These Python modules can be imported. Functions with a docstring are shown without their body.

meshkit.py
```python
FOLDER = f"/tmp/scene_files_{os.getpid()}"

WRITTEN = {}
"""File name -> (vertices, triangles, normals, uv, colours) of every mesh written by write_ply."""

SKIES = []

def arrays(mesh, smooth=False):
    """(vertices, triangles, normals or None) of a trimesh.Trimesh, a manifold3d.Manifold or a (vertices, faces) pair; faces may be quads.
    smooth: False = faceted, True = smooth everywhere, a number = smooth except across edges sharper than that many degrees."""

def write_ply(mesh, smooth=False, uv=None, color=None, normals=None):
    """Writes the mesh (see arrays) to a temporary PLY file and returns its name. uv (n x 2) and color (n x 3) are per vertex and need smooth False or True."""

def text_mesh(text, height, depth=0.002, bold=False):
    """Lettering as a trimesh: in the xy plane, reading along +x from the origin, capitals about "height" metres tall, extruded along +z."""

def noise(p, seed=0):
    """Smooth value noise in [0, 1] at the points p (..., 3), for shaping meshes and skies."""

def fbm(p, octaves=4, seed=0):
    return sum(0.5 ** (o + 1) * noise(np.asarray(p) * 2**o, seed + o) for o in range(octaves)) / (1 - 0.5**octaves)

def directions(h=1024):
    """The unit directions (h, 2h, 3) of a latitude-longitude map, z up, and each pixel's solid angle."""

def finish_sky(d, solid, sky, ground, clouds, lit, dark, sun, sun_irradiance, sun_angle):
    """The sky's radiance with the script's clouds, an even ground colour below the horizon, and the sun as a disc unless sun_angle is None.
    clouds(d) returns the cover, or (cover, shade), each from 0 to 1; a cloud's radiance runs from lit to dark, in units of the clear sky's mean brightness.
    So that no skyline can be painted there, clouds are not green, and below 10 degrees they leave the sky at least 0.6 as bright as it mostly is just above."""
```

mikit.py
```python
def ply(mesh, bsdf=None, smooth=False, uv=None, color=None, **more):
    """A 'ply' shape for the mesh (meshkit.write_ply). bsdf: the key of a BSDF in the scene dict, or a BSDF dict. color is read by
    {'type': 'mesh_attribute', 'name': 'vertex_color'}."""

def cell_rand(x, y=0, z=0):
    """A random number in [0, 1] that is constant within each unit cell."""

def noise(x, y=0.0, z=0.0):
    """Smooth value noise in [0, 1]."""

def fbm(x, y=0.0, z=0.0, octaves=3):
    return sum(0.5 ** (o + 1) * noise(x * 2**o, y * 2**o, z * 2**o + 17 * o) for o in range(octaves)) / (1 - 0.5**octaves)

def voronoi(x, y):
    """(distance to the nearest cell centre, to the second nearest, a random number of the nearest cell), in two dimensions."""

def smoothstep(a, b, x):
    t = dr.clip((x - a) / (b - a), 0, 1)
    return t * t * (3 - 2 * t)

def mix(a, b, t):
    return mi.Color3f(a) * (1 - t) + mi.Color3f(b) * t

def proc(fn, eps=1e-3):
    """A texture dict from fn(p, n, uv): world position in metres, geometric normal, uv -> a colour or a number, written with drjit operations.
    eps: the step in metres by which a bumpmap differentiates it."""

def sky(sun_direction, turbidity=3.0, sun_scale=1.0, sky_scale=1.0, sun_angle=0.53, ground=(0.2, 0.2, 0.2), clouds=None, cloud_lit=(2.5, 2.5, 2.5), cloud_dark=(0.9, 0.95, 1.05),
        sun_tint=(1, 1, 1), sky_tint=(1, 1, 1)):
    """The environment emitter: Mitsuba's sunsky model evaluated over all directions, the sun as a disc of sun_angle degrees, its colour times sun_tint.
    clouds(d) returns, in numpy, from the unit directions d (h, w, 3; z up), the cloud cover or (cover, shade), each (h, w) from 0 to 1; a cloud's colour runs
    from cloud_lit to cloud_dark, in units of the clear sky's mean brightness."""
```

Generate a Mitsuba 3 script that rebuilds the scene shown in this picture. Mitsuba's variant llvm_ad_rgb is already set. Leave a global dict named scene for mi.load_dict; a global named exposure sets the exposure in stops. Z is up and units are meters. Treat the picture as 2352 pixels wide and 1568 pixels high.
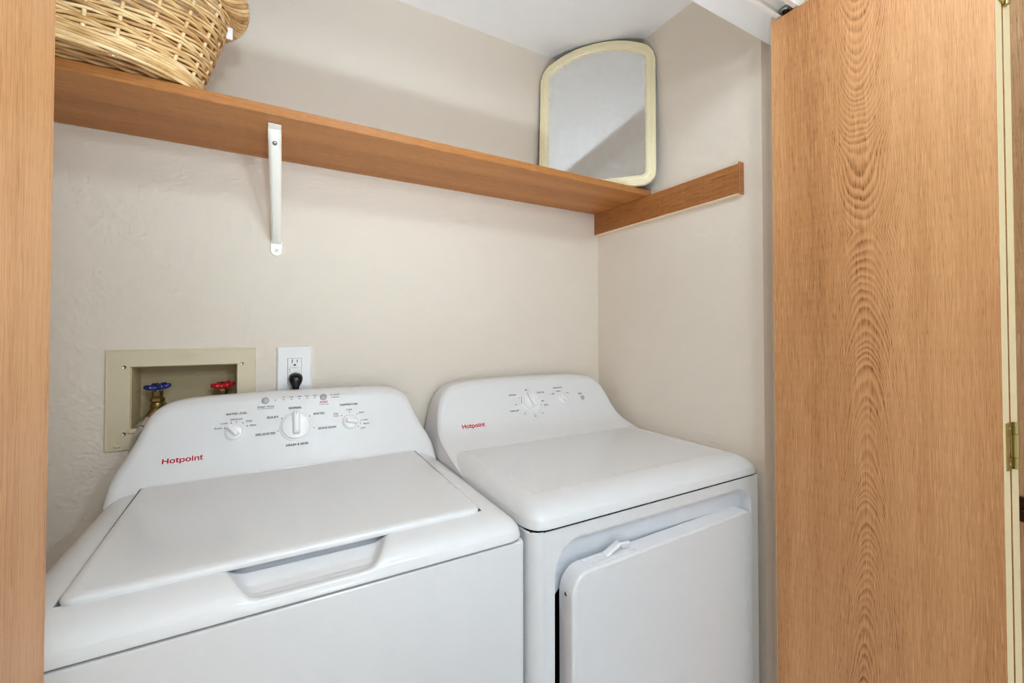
import math
import numpy as np
import trimesh
import manifold3d as m3
import shapely
from shapely.geometry import Polygon, box as sbox
import drjit as dr
import mitsuba as mi
import mikit
import meshkit
from mikit import noise, fbm, smoothstep, mix, proc

T = mi.ScalarTransform4f
scene, labels = {'type': 'scene'}, {}
rng = np.random.default_rng(7)


def srgb(r, g, b):
    c = np.array([r, g, b]) / 255.0
    return [float(x) for x in np.where(c <= .04045, c / 12.92, ((c + .055) / 1.055) ** 2.4)]


# ------------------------------------------------------------------ camera, light, exposure
CAM = np.array([-1.1215, -1.2981, 1.2199])
YAW, PITCH = math.radians(29.5024), math.radians(.9505)
FW = np.array([math.sin(YAW) * math.cos(PITCH), math.cos(YAW) * math.cos(PITCH), math.sin(PITCH)])
scene['camera'] = {'type': 'perspective', 'fov_axis': 'x', 'fov': 2 * math.degrees(math.atan(1176 / 989.91)),
                   'to_world': T().look_at(origin=CAM.tolist(), target=(CAM + FW).tolist(), up=[0, 0, 1]),
                   'principal_point_offset_y': 40.17 / 1568, 'near_clip': .01, 'far_clip': 50.0}
exposure = -0.03
WINDOW_FILL = [0.31, 0.36, 0.38]      # weak fill from the window panel added behind the camera
PENDANT_FILL = [50.16, 58.71, 62.13]   # added globe above the camera, its place read off shadow edges
FLOOR_FILL = [51.04, 59.74, 63.22]  # added globe on a pole, fill for the upper walls and door
LOW_FILL = [7.92, 9.27, 9.81]  # added low globe behind the camera, general fill
SIDE_FILL = [68.64, 80.34, 85.02]  # added tube light, brightens the left part of the closet
UPWARD_FILL = [230.48, 276.04, 305.52]  # added tube light below the camera, brightens the closet ceiling
HALL_CEILING_FILL = [0.88, 1.03, 1.08]  # added disc on the hall ceiling, faint extra fill

# ------------------------------------------------------------------ materials


def mat(name, d):
    scene['mat_' + name] = {'type': 'twosided', 'bsdf': d}
    return 'mat_' + name


def pr(color, rough=.5, metallic=0.0, spec=.5, **k):
    c = color if isinstance(color, dict) else {'type': 'rgb', 'value': list(color)}
    return {'type': 'principled', 'base_color': c, 'roughness': rough, 'metallic': metallic, 'specular': spec, **k}


def bump(fn, scale, inner, eps=1e-3):
    return {'type': 'bumpmap', 'arbitrary': proc(fn, eps), 'scale': scale, 'bsdf': inner}


def peel(p, n, uv):
    a = fbm(p.x * 170, p.y * 170, p.z * 170, 2)
    b = noise(p.x * 60, p.y * 60, p.z * 60)
    return smoothstep(.35, .75, a) * .7 + b * .5


def wall_tone(p, n, uv):
    t = fbm(p.x * 2.3 + 5, p.y * 2.3, p.z * 2.3, 3)
    return mix(srgb(225, 215, 202), srgb(230, 220, 208), t)


WALL = mat('wall_paint', bump(peel, .0010, pr(proc(wall_tone), .62, spec=.3)))
CEIL = mat('ceiling_paint', pr(srgb(245, 246, 247), .7, spec=.2))
FLOORM = mat('floor', pr(srgb(216, 216, 218), .6))
HALL = mat('hall_paint', pr(srgb(236, 237, 240), .65, spec=.25))


def wood(along, across, light, mid, dark, seed=0.0, heart=0.0, freq=150.0, spread=1.0, extra=None, contrast=1.0, peak=1.42, steep=26.0):
    """Flat-sawn oak: rings of a trunk cut at a slant, with pores along the grain."""
    def fn(p, n, uv):
        L = getattr(p, along)
        A = getattr(p, across) if extra is None else getattr(p, across) + getattr(p, extra)
        a = A - heart
        wob = (fbm(L * 1.3 + seed, a * 3.0 + seed, seed, 3) - .5) * .060 * spread
        jag = (fbm(L * 70, a * 110, seed + 2, 2) - .5) * .0016
        a2 = a + wob * .6 + (fbm(L * 5 + seed, a * 9, 3.1, 3) - .5) * .006 + jag
        depth = .52 - .42 * dr.abs(L - peak) + (fbm(L * 3.1 + 3 * seed, 0.5, seed, 3) - .5) * .10 + (fbm(L * 15, a * 34, seed, 2) - .5) * .014
        r = dr.sqrt(a2 * a2 * steep + depth * depth)
        ring = r * freq + (noise(r * freq * .31, L * .8, seed) - .5) * 2.4 + (fbm(a * 34, L * 4, seed + 9, 3) - .5) * 1.8
        ph = ring - dr.floor(ring)
        rn = noise(dr.floor(ring) * 7.31, seed, 1.7)
        near = .30 + .70 * dr.exp(-dr.square((a2 + .006) / (.048 * spread)))
        wgt = (.25 + .95 * rn) * (.45 + 1.1 * noise(L * 6, a * 40, seed + 3)) * near
        line = smoothstep(.05, .70, ph) * (1 - smoothstep(.74, 1.0, ph)) * wgt
        fib = fbm(a2 * 1000, L * 15, seed, 2)
        pore = smoothstep(.55, .82, noise(a2 * 1500, L * 60, seed + 4)) * (.45 + .55 * line)
        fleck = smoothstep(.60, .85, noise(a2 * 900, L * 34, seed + 14))
        broad = fbm(a2 * 17, L * .5, seed + 21, 3)
        t = dr.clip(.24 + (.44 * line + .48 * (fib - .5) + .44 * pore - .26 * fleck + .85 * (broad - .5)) * contrast, 0, 1.3)
        c = dr.select(t < .5, mix(light, mid, dr.clip(t * 2, 0, 1)), mix(mid, dark, dr.clip(t * 2 - 1, 0, 1)))
        return c
    return fn


def grain(along, across):
    def fn(p, n, uv):
        return noise(getattr(p, across) * 800, getattr(p, along) * 20, 2.0)
    return fn


OAK = mat('oak_door', pr(proc(wood('z', 'y', srgb(208, 153, 105), srgb(178, 122, 76), srgb(118, 70, 36), 1.7, -.895, 120)), .42, spec=.35))
OAK_L = mat('oak_door_pale', pr(proc(wood('z', 'y', srgb(192, 141, 95), srgb(170, 117, 74), srgb(124, 76, 40), 6.1, -.70, 150, .4)), .42, spec=.35))
OAK_N = mat('oak_neighbour', pr(proc(wood('z', 'y', srgb(214, 172, 130), srgb(182, 138, 98), srgb(112, 74, 44), 11.3, -1.1, 150)), .45, spec=.3))
OAK_S = mat('oak_shelf', pr(proc(wood('x', 'y', srgb(184, 123, 69), srgb(154, 96, 48), srgb(100, 55, 22), 3.3, -.12, 260, .5, 'z')), .45, spec=.3))
OAK_C = mat('oak_cleat', pr(proc(wood('y', 'z', srgb(172, 112, 62), srgb(146, 90, 46), srgb(88, 48, 20), 8.8, 1.56, 230, .3, None, 1.5)), .42, spec=.35))
EDGE = mat('cream_edge', pr(srgb(228, 209, 166), .5, spec=.35))
CUT = mat('raw_cut', pr(srgb(226, 206, 180), .8))
ENAMEL = mat('white_enamel', {'type': 'roughplastic', 'distribution': 'ggx', 'alpha': .035, 'int_ior': 1.5, 'diffuse_reflectance': {'type': 'rgb', 'value': srgb(223, 223, 225)}})
ENAMEL_C = mat('white_console', {'type': 'roughplastic', 'distribution': 'ggx', 'alpha': .11, 'int_ior': 1.5, 'diffuse_reflectance': {'type': 'rgb', 'value': srgb(234, 234, 236)}})
ENAMEL_S = mat('white_enamel_satin', pr(srgb(224, 224, 226), .33, spec=.45))
PLASTIC = mat('white_plastic', pr(srgb(234, 234, 236), .28, spec=.45))
PALE = mat('recess_enamel', pr(srgb(222, 225, 232), .4, spec=.4))
DARK = mat('dark_inside', pr(srgb(28, 28, 30), .5))
RUBBER = mat('black_rubber', pr(srgb(10, 10, 12), .22, spec=.35))
INK = mat('black_ink', pr(srgb(36, 36, 40), .5, spec=.2))
INKG = mat('grey_ink', pr(srgb(120, 120, 126), .5, spec=.2))
RED = mat('red_ink', pr(srgb(176, 22, 52), .45, spec=.3))
BUTTON = mat('grey_button', pr(srgb(170, 170, 174), .25, spec=.5, clearcoat=.6))
CREAM = mat('cream_plastic', pr(srgb(242, 231, 196), .3, spec=.45))
BISCUIT = mat('biscuit_plastic', pr(srgb(214, 202, 175), .4, spec=.35))
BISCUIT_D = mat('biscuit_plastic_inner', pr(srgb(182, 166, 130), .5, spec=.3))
BRACKET = mat('bracket_enamel', pr(srgb(240, 237, 228), .25, spec=.5))
STEEL = mat('steel', pr(srgb(190, 190, 188), .28, 1.0))
TRACKW = mat('track_white', pr(srgb(240, 238, 234), .22, spec=.6))
BRASS = mat('brass', pr(srgb(176, 156, 100), .3, 1.0))
OLDBRASS = mat('old_brass', pr(srgb(140, 116, 72), .38, .9))
BLACKMETAL = mat('black_metal', pr(srgb(70, 52, 38), .35, .8))
MIRROR = mat('mirror_glass', {'type': 'conductor', 'specular_reflectance': {'type': 'rgb', 'value': [.88, .89, .89]}})
BLUE = mat('blue_paint', pr(srgb(20, 34, 110), .18, spec=.6, clearcoat=.5))
REDP = mat('red_paint', pr(srgb(190, 16, 30), .18, spec=.6, clearcoat=.5))
HOSE = mat('braided_hose', pr(srgb(200, 196, 188), .35, .5))
LINER = mat('white_liner', pr(srgb(244, 244, 246), .6))


def cane_fn(light, dark, k):
    def fn(p, n, uv):
        t = fbm(p.x * 38 + k, p.y * 38, p.z * 70, 3)
        s = noise(p.x * 300, p.y * 300, p.z * 600)
        return mix(dark, light, dr.clip((t - .22) * 1.9 + .15 * (s - .5), 0, 1))
    return fn


CANES = [mat('cane', pr(proc(cane_fn(srgb(240, 210, 158), srgb(200, 156, 98), 0.0)), .42, spec=.4)),
         mat('cane_tan', pr(proc(cane_fn(srgb(232, 196, 140), srgb(184, 138, 82), 3.0)), .42, spec=.4)),
         mat('cane_pale', pr(proc(cane_fn(srgb(246, 222, 178), srgb(214, 174, 120), 7.0)), .42, spec=.4)),
         mat('cane_brown', pr(proc(cane_fn(srgb(214, 172, 116), srgb(160, 112, 66), 5.0)), .45, spec=.35))]

# ------------------------------------------------------------------ object helpers


def numbered(key):
    used = lambda k: k in scene or k in labels or any(s.startswith(k + '__') for s in scene)
    if not used(key):
        return key
    i = 1
    while used(f'{key}_{i:03d}'):
        i += 1
    return f'{key}_{i:03d}'


def add(name, mesh, m, parent=None, smooth=False, label=None, **more):
    key = numbered((parent + '__' if parent else '') + name)
    scene[key] = mesh if isinstance(mesh, dict) else mikit.ply(mesh, m, smooth=smooth, **more)
    if label:
        labels[key] = {'label': label}
    return key


def tag(key, label, cat=None, group=None, kind=None):
    d = {'label': label}
    if cat:
        d['category'] = cat
    if group:
        d['group'] = group
    if kind:
        d['kind'] = kind
    labels[key] = d
    return key


def thing(name, label, cat, group=None):
    key = numbered(name)
    return tag(key, label, cat, group)


def struct(name, mesh, m, label, smooth=False):
    key = add(name, mesh, m, None, smooth)
    labels[key] = {'label': label, 'kind': 'structure'}
    return key


# ------------------------------------------------------------------ mesh helpers


def cat_(*ms):
    return trimesh.util.concatenate([m for m in ms])


def man(m):
    q = m.to_mesh()
    return trimesh.Trimesh(q.vert_properties[:, :3], q.tri_verts, process=False)


def bx(x0, x1, y0, y1, z0, z1):
    return trimesh.creation.box(bounds=[[min(x0, x1), min(y0, y1), min(z0, z1)], [max(x0, x1), max(y0, y1), max(z0, z1)]])


def cbox(x0, x1, y0, y1, z0, z1, c=.002):
    """Box with chamfered edges."""
    pts = []
    for X, sx in ((x0, 1), (x1, -1)):
        for Y, sy in ((y0, 1), (y1, -1)):
            for Z, sz in ((z0, 1), (z1, -1)):
                pts += [(X + sx * c, Y + sy * c, Z), (X + sx * c, Y, Z + sz * c), (X, Y + sy * c, Z + sz * c)]
    return trimesh.convex.convex_hull(np.array(pts))


def rbox(x0, x1, y0, y1, z0, z1, r=.005, n=10):
    """Box with round edges."""
    s = m3.Manifold.sphere(r, n * 2)
    b = [s.translate((x, y, z)) for x in (x0 + r, x1 - r) for y in (y0 + r, y1 - r) for z in (z0 + r, z1 - r)]
    return man(m3.Manifold.batch_hull(b))


def grid(P, cu=False, cv=False):
    P = np.asarray(P, float)
    n, m = P.shape[:2]
    i, j = np.meshgrid(np.arange(n if cu else n - 1), np.arange(m if cv else m - 1), indexing='ij')
    i1, j1 = (i + 1) % n, (j + 1) % m
    q = np.stack([i * m + j, i1 * m + j, i1 * m + j1, i * m + j1], -1).reshape(-1, 4)
    return trimesh.Trimesh(P.reshape(-1, 3), np.vstack([q[:, [0, 1, 2]], q[:, [0, 2, 3]]]), process=False)


def tube(pts, r, sides=8, closed=False, caps=True):
    p = np.asarray(pts, float)
    n = len(p)
    if closed:
        t = np.roll(p, -1, 0) - np.roll(p, 1, 0)
    else:
        t = np.gradient(p, axis=0)
    t /= np.linalg.norm(t, axis=1, keepdims=True) + 1e-12
    u = np.zeros_like(p)
    ref = np.array([0, 0, 1.0]) if abs(t[0][2]) < .9 else np.array([1.0, 0, 0])
    v = np.cross(t[0], ref)
    u[0] = v / np.linalg.norm(v)
    for i in range(1, n):
        v = u[i - 1] - t[i] * (u[i - 1] @ t[i])
        u[i] = v / (np.linalg.norm(v) + 1e-12)
    w = np.cross(t, u)
    a = np.arange(sides) * 2 * np.pi / sides
    R = np.broadcast_to(np.asarray(r, float), (n,))[:, None, None]
    V = p[:, None] + R * (np.cos(a)[None, :, None] * u[:, None] + np.sin(a)[None, :, None] * w[:, None])
    m = grid(V, closed, True)
    if not closed and caps:
        k = len(m.vertices)
        verts = np.vstack([m.vertices, p[0], p[-1]])
        j = np.arange(sides)
        f0 = np.stack([j * 0 + k, j, (j + 1) % sides], 1)
        b = (n - 1) * sides
        f1 = np.stack([j * 0 + k + 1, b + (j + 1) % sides, b + j], 1)
        m = trimesh.Trimesh(verts, np.vstack([m.faces, f0, f1]), process=False)
    m.fix_normals() if False else None
    return m


def lathe(prof, n=40):
    """Profile of (radius, height) about the z axis."""
    pr_ = np.asarray(prof, float)
    a = np.arange(n) * 2 * np.pi / n
    V = np.stack([pr_[:, None, 0] * np.cos(a), pr_[:, None, 0] * np.sin(a), np.broadcast_to(pr_[:, None, 1], (len(pr_), n))], -1)
    return grid(V, False, True)


def frame_of(o, e1, e2, e3):
    M = np.eye(4)
    M[:3, 0], M[:3, 1], M[:3, 2], M[:3, 3] = e1, e2, e3, o
    return M


def moved(m, M):
    m = m.copy()
    m.apply_transform(M)
    return m


def rotz(deg):
    return trimesh.transformations.rotation_matrix(math.radians(deg), [0, 0, 1])


def rrect(x0, x1, z0, z1, r, seg=8):
    """Rounded rectangle polygon; r a number or radii of corners (x0z0, x1z0, x1z1, x0z1)."""
    rs = [r] * 4 if np.isscalar(r) else r
    cs = [(x0, z0, 1, 1, 180), (x1, z0, -1, 1, 270), (x1, z1, -1, -1, 0), (x0, z1, 1, -1, 90)]
    pts = []
    for (X, Z, sx, sz, a0), q in zip(cs, rs):
        for k in range(seg + 1):
            a = math.radians(a0 + 90 * k / seg)
            pts.append((X + sx * q + q * math.cos(a), Z + sz * q + q * math.sin(a)))
    return pts


def extr(poly, depth):
    return trimesh.creation.extrude_polygon(poly, depth, engine='earcut')


XZ = np.array([[1, 0, 0, 0], [0, 0, 1, 0], [0, 1, 0, 0], [0, 0, 0, 1.0]])


def extr_xz(poly, y0, y1):
    """Polygon in x,z extruded along y."""
    m = extr(poly, abs(y1 - y0))
    v = m.vertices[:, [0, 2, 1]].copy()
    v[:, 1] += min(y0, y1)
    return trimesh.Trimesh(v, m.faces[:, ::-1], process=False)


def poly_prism_round(pts, y_back, y_front, r, seg=5):
    """A plate with outline pts (x, z), from y_back to y_front (smaller y = front), front edge rounded with radius r."""
    P = np.asarray(pts, float)
    d = np.roll(P, -1, 0) - np.roll(P, 1, 0)
    d /= np.linalg.norm(d, axis=1, keepdims=True)
    nrm = np.stack([d[:, 1], -d[:, 0]], 1)
    c = P.mean(0)
    if ((P - c) * nrm).sum() < 0:
        nrm = -nrm
    rings = [np.stack([P[:, 0], np.full(len(P), y_back), P[:, 1]], 1)]
    for k in range(seg + 1):
        th = math.pi / 2 * k / seg
        Q = P - nrm * r * (1 - math.cos(th))
        rings.append(np.stack([Q[:, 0], np.full(len(P), y_front + r * (1 - math.sin(th))), Q[:, 1]], 1))
    m = grid(np.array(rings), False, True)
    Q = rings[-1]
    cap = trimesh.creation.triangulate_polygon(Polygon(Q[:, [0, 2]]), engine='earcut')
    capm = trimesh.Trimesh(np.stack([cap[0][:, 0], np.full(len(cap[0]), y_front), cap[0][:, 1]], 1), cap[1], process=False)
    back = trimesh.Trimesh(np.stack([P[:, 0], np.full(len(P), y_back), P[:, 1]], 1),
                           trimesh.creation.triangulate_polygon(Polygon(P), engine='earcut')[1], process=False) if False else None
    return cat_(m, capm) if back is None else cat_(m, capm, back)


# ------------------------------------------------------------------ the setting
CZ = 2.226          # closet ceiling
hole = (-1.3958, -1.1881, .9925, 1.1379)   # hole of the laundry box in the back wall
bw = Polygon([(-1.95, 0), (.2, 0), (.2, 2.44), (-1.95, 2.44)], [[(hole[0], hole[2]), (hole[1], hole[2]), (hole[1], hole[3]), (hole[0], hole[3])]])
struct('wall_back', extr_xz(bw, 0, .12), WALL, 'beige orange-peel back wall of the laundry closet')
pl = Polygon([(0, 0), (0, -.645), (.035, -.645), (.035, -.86), (1.6, -.86), (1.6, 0)])
struct('wall_right', extr(pl, 2.44), WALL, 'beige right side wall of the closet with its painted jamb')
pl = Polygon([(-1.86, 0), (-1.86, -.657), (-1.385, -.657), (-1.385, -.86), (-3.2, -.86), (-3.2, 0)])
struct('wall_left', extr(pl, 2.44), WALL, 'beige left side wall of the closet behind the left door')
m = bx(-1.385, .035, -.86, -.657, 1.971, 2.44)
struct('wall_header', m, CEIL, 'white header above the closet opening')
struct('ceiling', bx(-1.9, .1, -.7, .05, CZ, CZ + .05), CEIL, 'white ceiling inside the closet')
struct('ceiling_hall', bx(-3.2, 1.6, -3.1, -.86, 2.44, 2.5), CEIL, 'white ceiling of the hall in front of the closet')
struct('floor', bx(-3.2, 1.6, -3.1, .1, -.05, 0), FLOORM, 'floor of the hall and closet')
struct('wall_hall_left', bx(-3.25, -3.2, -3.1, -.86, 0, 2.44), HALL, 'beige side wall of the hall')
struct('wall_hall_right', bx(1.6, 1.65, -3.1, -.86, 0, 2.44), HALL, 'beige side wall at the end of the hall')
wb = Polygon([(-3.2, 0), (1.6, 0), (1.6, 2.44), (-3.2, 2.44)], [[(-2.5, .5), (.9, .5), (.9, 2.2), (-2.5, 2.2)]])
struct('wall_hall_back', extr_xz(wb, -3.2, -3.1), HALL, 'beige wall around the added window panel behind the camera')
# glowing panel added as fill light, built as a curtained window
scene['fill_window_1'] = mikit.ply(trimesh.Trimesh([[-2.5, -3.14, .5], [.9, -3.14, .5], [.9, -3.14, 2.2], [-2.5, -3.14, 2.2]], [[0, 2, 1], [0, 3, 2]], process=False), 'mat_white_liner',
                              emitter={'type': 'area', 'radiance': {'type': 'rgb', 'value': WINDOW_FILL}})
labels['fill_window_1'] = {'label': 'added glowing panel built as a window behind the camera', 'kind': 'structure'}
fr = cat_(bx(-2.55, -2.5, -3.16, -3.08, .45, 2.25), bx(.9, .95, -3.16, -3.08, .45, 2.25), bx(-2.5, .9, -3.16, -3.08, .45, .5), bx(-2.5, .9, -3.16, -3.08, 2.2, 2.25), bx(-.83, -.78, -3.13, -3.09, .5, 2.2))
add('fill_window_frame', fr, CEIL, 'fill_window_1')

# unseen lights added as fill, all outside the frame


def sphere(r, c, sub=3):
    s = trimesh.creation.icosphere(subdivisions=sub, radius=r)
    s.apply_translation(c)
    return s


def fill_emitter(rad):
    return {'type': 'area', 'radiance': {'type': 'rgb', 'value': rad}}


def globe_fill_light(name, label, c, r, rad, up):
    t = thing(name, label, 'lamp')
    scene[t + '__globe'] = mikit.ply(sphere(r, c), LINER, smooth=True, emitter=fill_emitter(rad))
    x, y, z = c
    if up:
        add('rod', tube([(x, y, z + r), (x, y, 2.44)], .006), BRASS, t, 30)
        add('canopy', moved(lathe([(0, 0), (.05, 0), (.05, -.015), (.02, -.03), (0, -.03)], 24), trimesh.transformations.translation_matrix((x, y, 2.439))), BRASS, t, 30)
    else:
        add('pole', tube([(x, y, .02), (x, y, z - r + .004)], .010), BRASS, t, 30)
        add('base', moved(lathe([(0, .0), (.13, .0), (.13, .015), (.03, .03), (0, .03)], 30), trimesh.transformations.translation_matrix((x, y, 0))), BRASS, t, 30)


def tube_fill_light(name, label, c, aim, r, depth, rad):
    """Added fill light: a glowing disc in a tube that limits its spread, aimed at a point."""
    t = thing(name, label, 'lamp')
    c = np.array(c, float)
    d = np.array(aim, float) - c
    d /= np.linalg.norm(d)
    u = np.cross(d, [0, 0, 1.0])
    u /= np.linalg.norm(u)
    v = np.cross(d, u)
    M = frame_of(c, u, np.cross(d, u), d)
    if np.linalg.det(M[:3, :3]) < 0:
        M[:3, 0] *= -1
    a = np.arange(32) * 2 * np.pi / 32
    V = np.vstack([np.stack([r * np.cos(a), r * np.sin(a), a * 0], 1), [[0, 0, 0]]])
    j = np.arange(32)
    scene[t + '__bulb'] = mikit.ply(moved(trimesh.Trimesh(V, np.stack([j, (j + 1) % 32, j * 0 + 32], 1), process=False), M), LINER, emitter=fill_emitter(rad))
    add('shade', moved(lathe([(0, -.05), (r * .7, -.045), (r + .004, -.004), (r + .004, depth), (r + .006, depth), (r + .006, -.004), (r * .7, -.05), (0, -.055)], 40), M), TRACKW, t, 30)
    b = c - d * .04
    add('pole', tube([(b[0], b[1], .02), (b[0], b[1], b[2] - .03)], .010), BRASS, t, 30)
    add('base', moved(lathe([(0, .0), (.13, .0), (.13, .015), (.03, .03), (0, .03)], 30), trimesh.transformations.translation_matrix((b[0], b[1], 0))), BRASS, t, 30)


globe_fill_light('added_pendant_light', 'added white globe light on a rod, placed from shadow edges', (-.80, -1.20, 2.06), .07, PENDANT_FILL, True)
globe_fill_light('floor_fill_light', 'added white globe fill light on a brass pole in the hall', (-.98, -1.75, 1.80), .08, FLOOR_FILL, False)
globe_fill_light('low_fill_light', 'low globe fill light added behind the camera', (-1.15, -2.15, 1.10), .09, LOW_FILL, False)
tube_fill_light('tube_fill_light', 'added fill light with a tube shade aimed up into the closet', (-.65, -1.62, 1.55), (-1.50, 0, 1.70), .07, .07, SIDE_FILL)
tube_fill_light('tube_fill_light', 'added fill light with a tube shade aimed at the closet ceiling', (-.98, -1.25, .72), (-.80, -.42, 2.226), .07, .14, UPWARD_FILL)
t = thing('ceiling_fill_light', 'flat round fill light added on the hall ceiling', 'lamp')
scene[t + '__diffuser'] = mikit.ply(moved(lathe([(.0, -.06), (.18, -.055), (.20, -.03), (.20, -.012)], 40), trimesh.transformations.translation_matrix((-1.9, -2.1, 2.44))), LINER, smooth=30,
                                    emitter=fill_emitter(HALL_CEILING_FILL))
add('rim', moved(lathe([(.20, -.014), (.212, -.014), (.212, 0), (0, 0)], 40), trimesh.transformations.translation_matrix((-1.9, -2.1, 2.439))), STEEL, t, 30)

# ------------------------------------------------------------------ shelf, cleat, bracket
SZ, ST, SD = 1.6736, 1.6936, .2715
t = thing('closet_shelf', 'long brown oak-grain shelf along the back wall', 'shelf')
add('board', cbox(-1.858, -.002, -SD, -.001, SZ, ST, .0012), OAK_S, t)
t = thing('shelf_cleat', 'short oak cleat on the right wall carrying the shelf end', 'cleat')
add('strip', cbox(-.0191, -.0005, -.5915, -.0005, 1.5925, SZ, .0012), OAK_C, t)
add('bottom_edge', bx(-.0191, -.0005, -.5915, -.0005, 1.5904, 1.5925), CUT, t, label='pale raw bottom edge')
add('end_cap', rbox(-.0205, -.0004, -.5962, -.5915, 1.5904, SZ + .004, .0018, 5), OAK_C, t, 30, label='rounded end of the cleat')

t = thing('shelf_bracket', 'white metal bracket bracing the shelf against the back wall', 'bracket')
top, bot = np.array([-1.1125, -.205, SZ - .0015]), np.array([-1.1045, -.004, 1.452])
ax = bot - top
Lb = np.linalg.norm(ax)
ax /= Lb
e1 = np.array([1, 0, 0]) - ax * ax[0]
e1 /= np.linalg.norm(e1)
e3 = np.cross(e1, ax)          # towards the room
if e3[1] > 0:
    e3 = -e3
n = 24
rows = []
for k in range(n + 1):
    s = k / n
    w = .0125 + .001 * math.cos(s * math.pi)
    flat = 1 - min(1, s / .14) if s < .14 else (max(0, (s - .93) / .07))
    dpt = .007 * (1 - flat)
    row = []
    for q in np.linspace(-1, 1, 17):
        h = dpt * (1 - abs(q) ** 4) + .002
        row.append(top + ax * Lb * s + e1 * w * q + e3 * h)
    row2 = [top + ax * Lb * s + e1 * w * q + e3 * 0 for q in np.linspace(1, -1, 5)]
    rows.append(row + row2)
add('strut', grid(np.array(rows), False, True), BRACKET, t, 40)
add('top_tab', moved(rbox(-.0130, .0130, -.014, .016, -.003, 0, .0014, 5), trimesh.transformations.translation_matrix((-1.1125, -.2175, SZ - .0004))), BRACKET, t, 30)
tabp = [(-1.1045 + .0135 * math.cos(a), 1.4325 + .0135 * math.sin(a)) for a in np.linspace(math.pi, 2 * math.pi, 13)] + [(-1.091, 1.458), (-1.118, 1.458)]
add('wall_tab', poly_prism_round(tabp, -.0005, -.0035, .001, 2), BRACKET, t, 30)
scr = lathe([(0, .0022), (.0015, .0022), (.0016, .0012), (.0030, .0016), (.0036, .0004), (.0036, 0)], 20)
add('screw', moved(scr, frame_of((-1.1045, -.0035, 1.4335), (1, 0, 0), (0, 0, 1), (0, -1, 0))), STEEL, t, 30, label='steel screw in the lower tab')
so = top + ax * .030 + e3 * .0045
add('screw', moved(lathe([(0, .006), (.0035, .0055), (.0048, .004), (.0055, .001), (.0055, 0)], 20), frame_of(so, e1, -ax, e3)), STEEL, t, 30, label='steel screw head at the bracket top')
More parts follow.
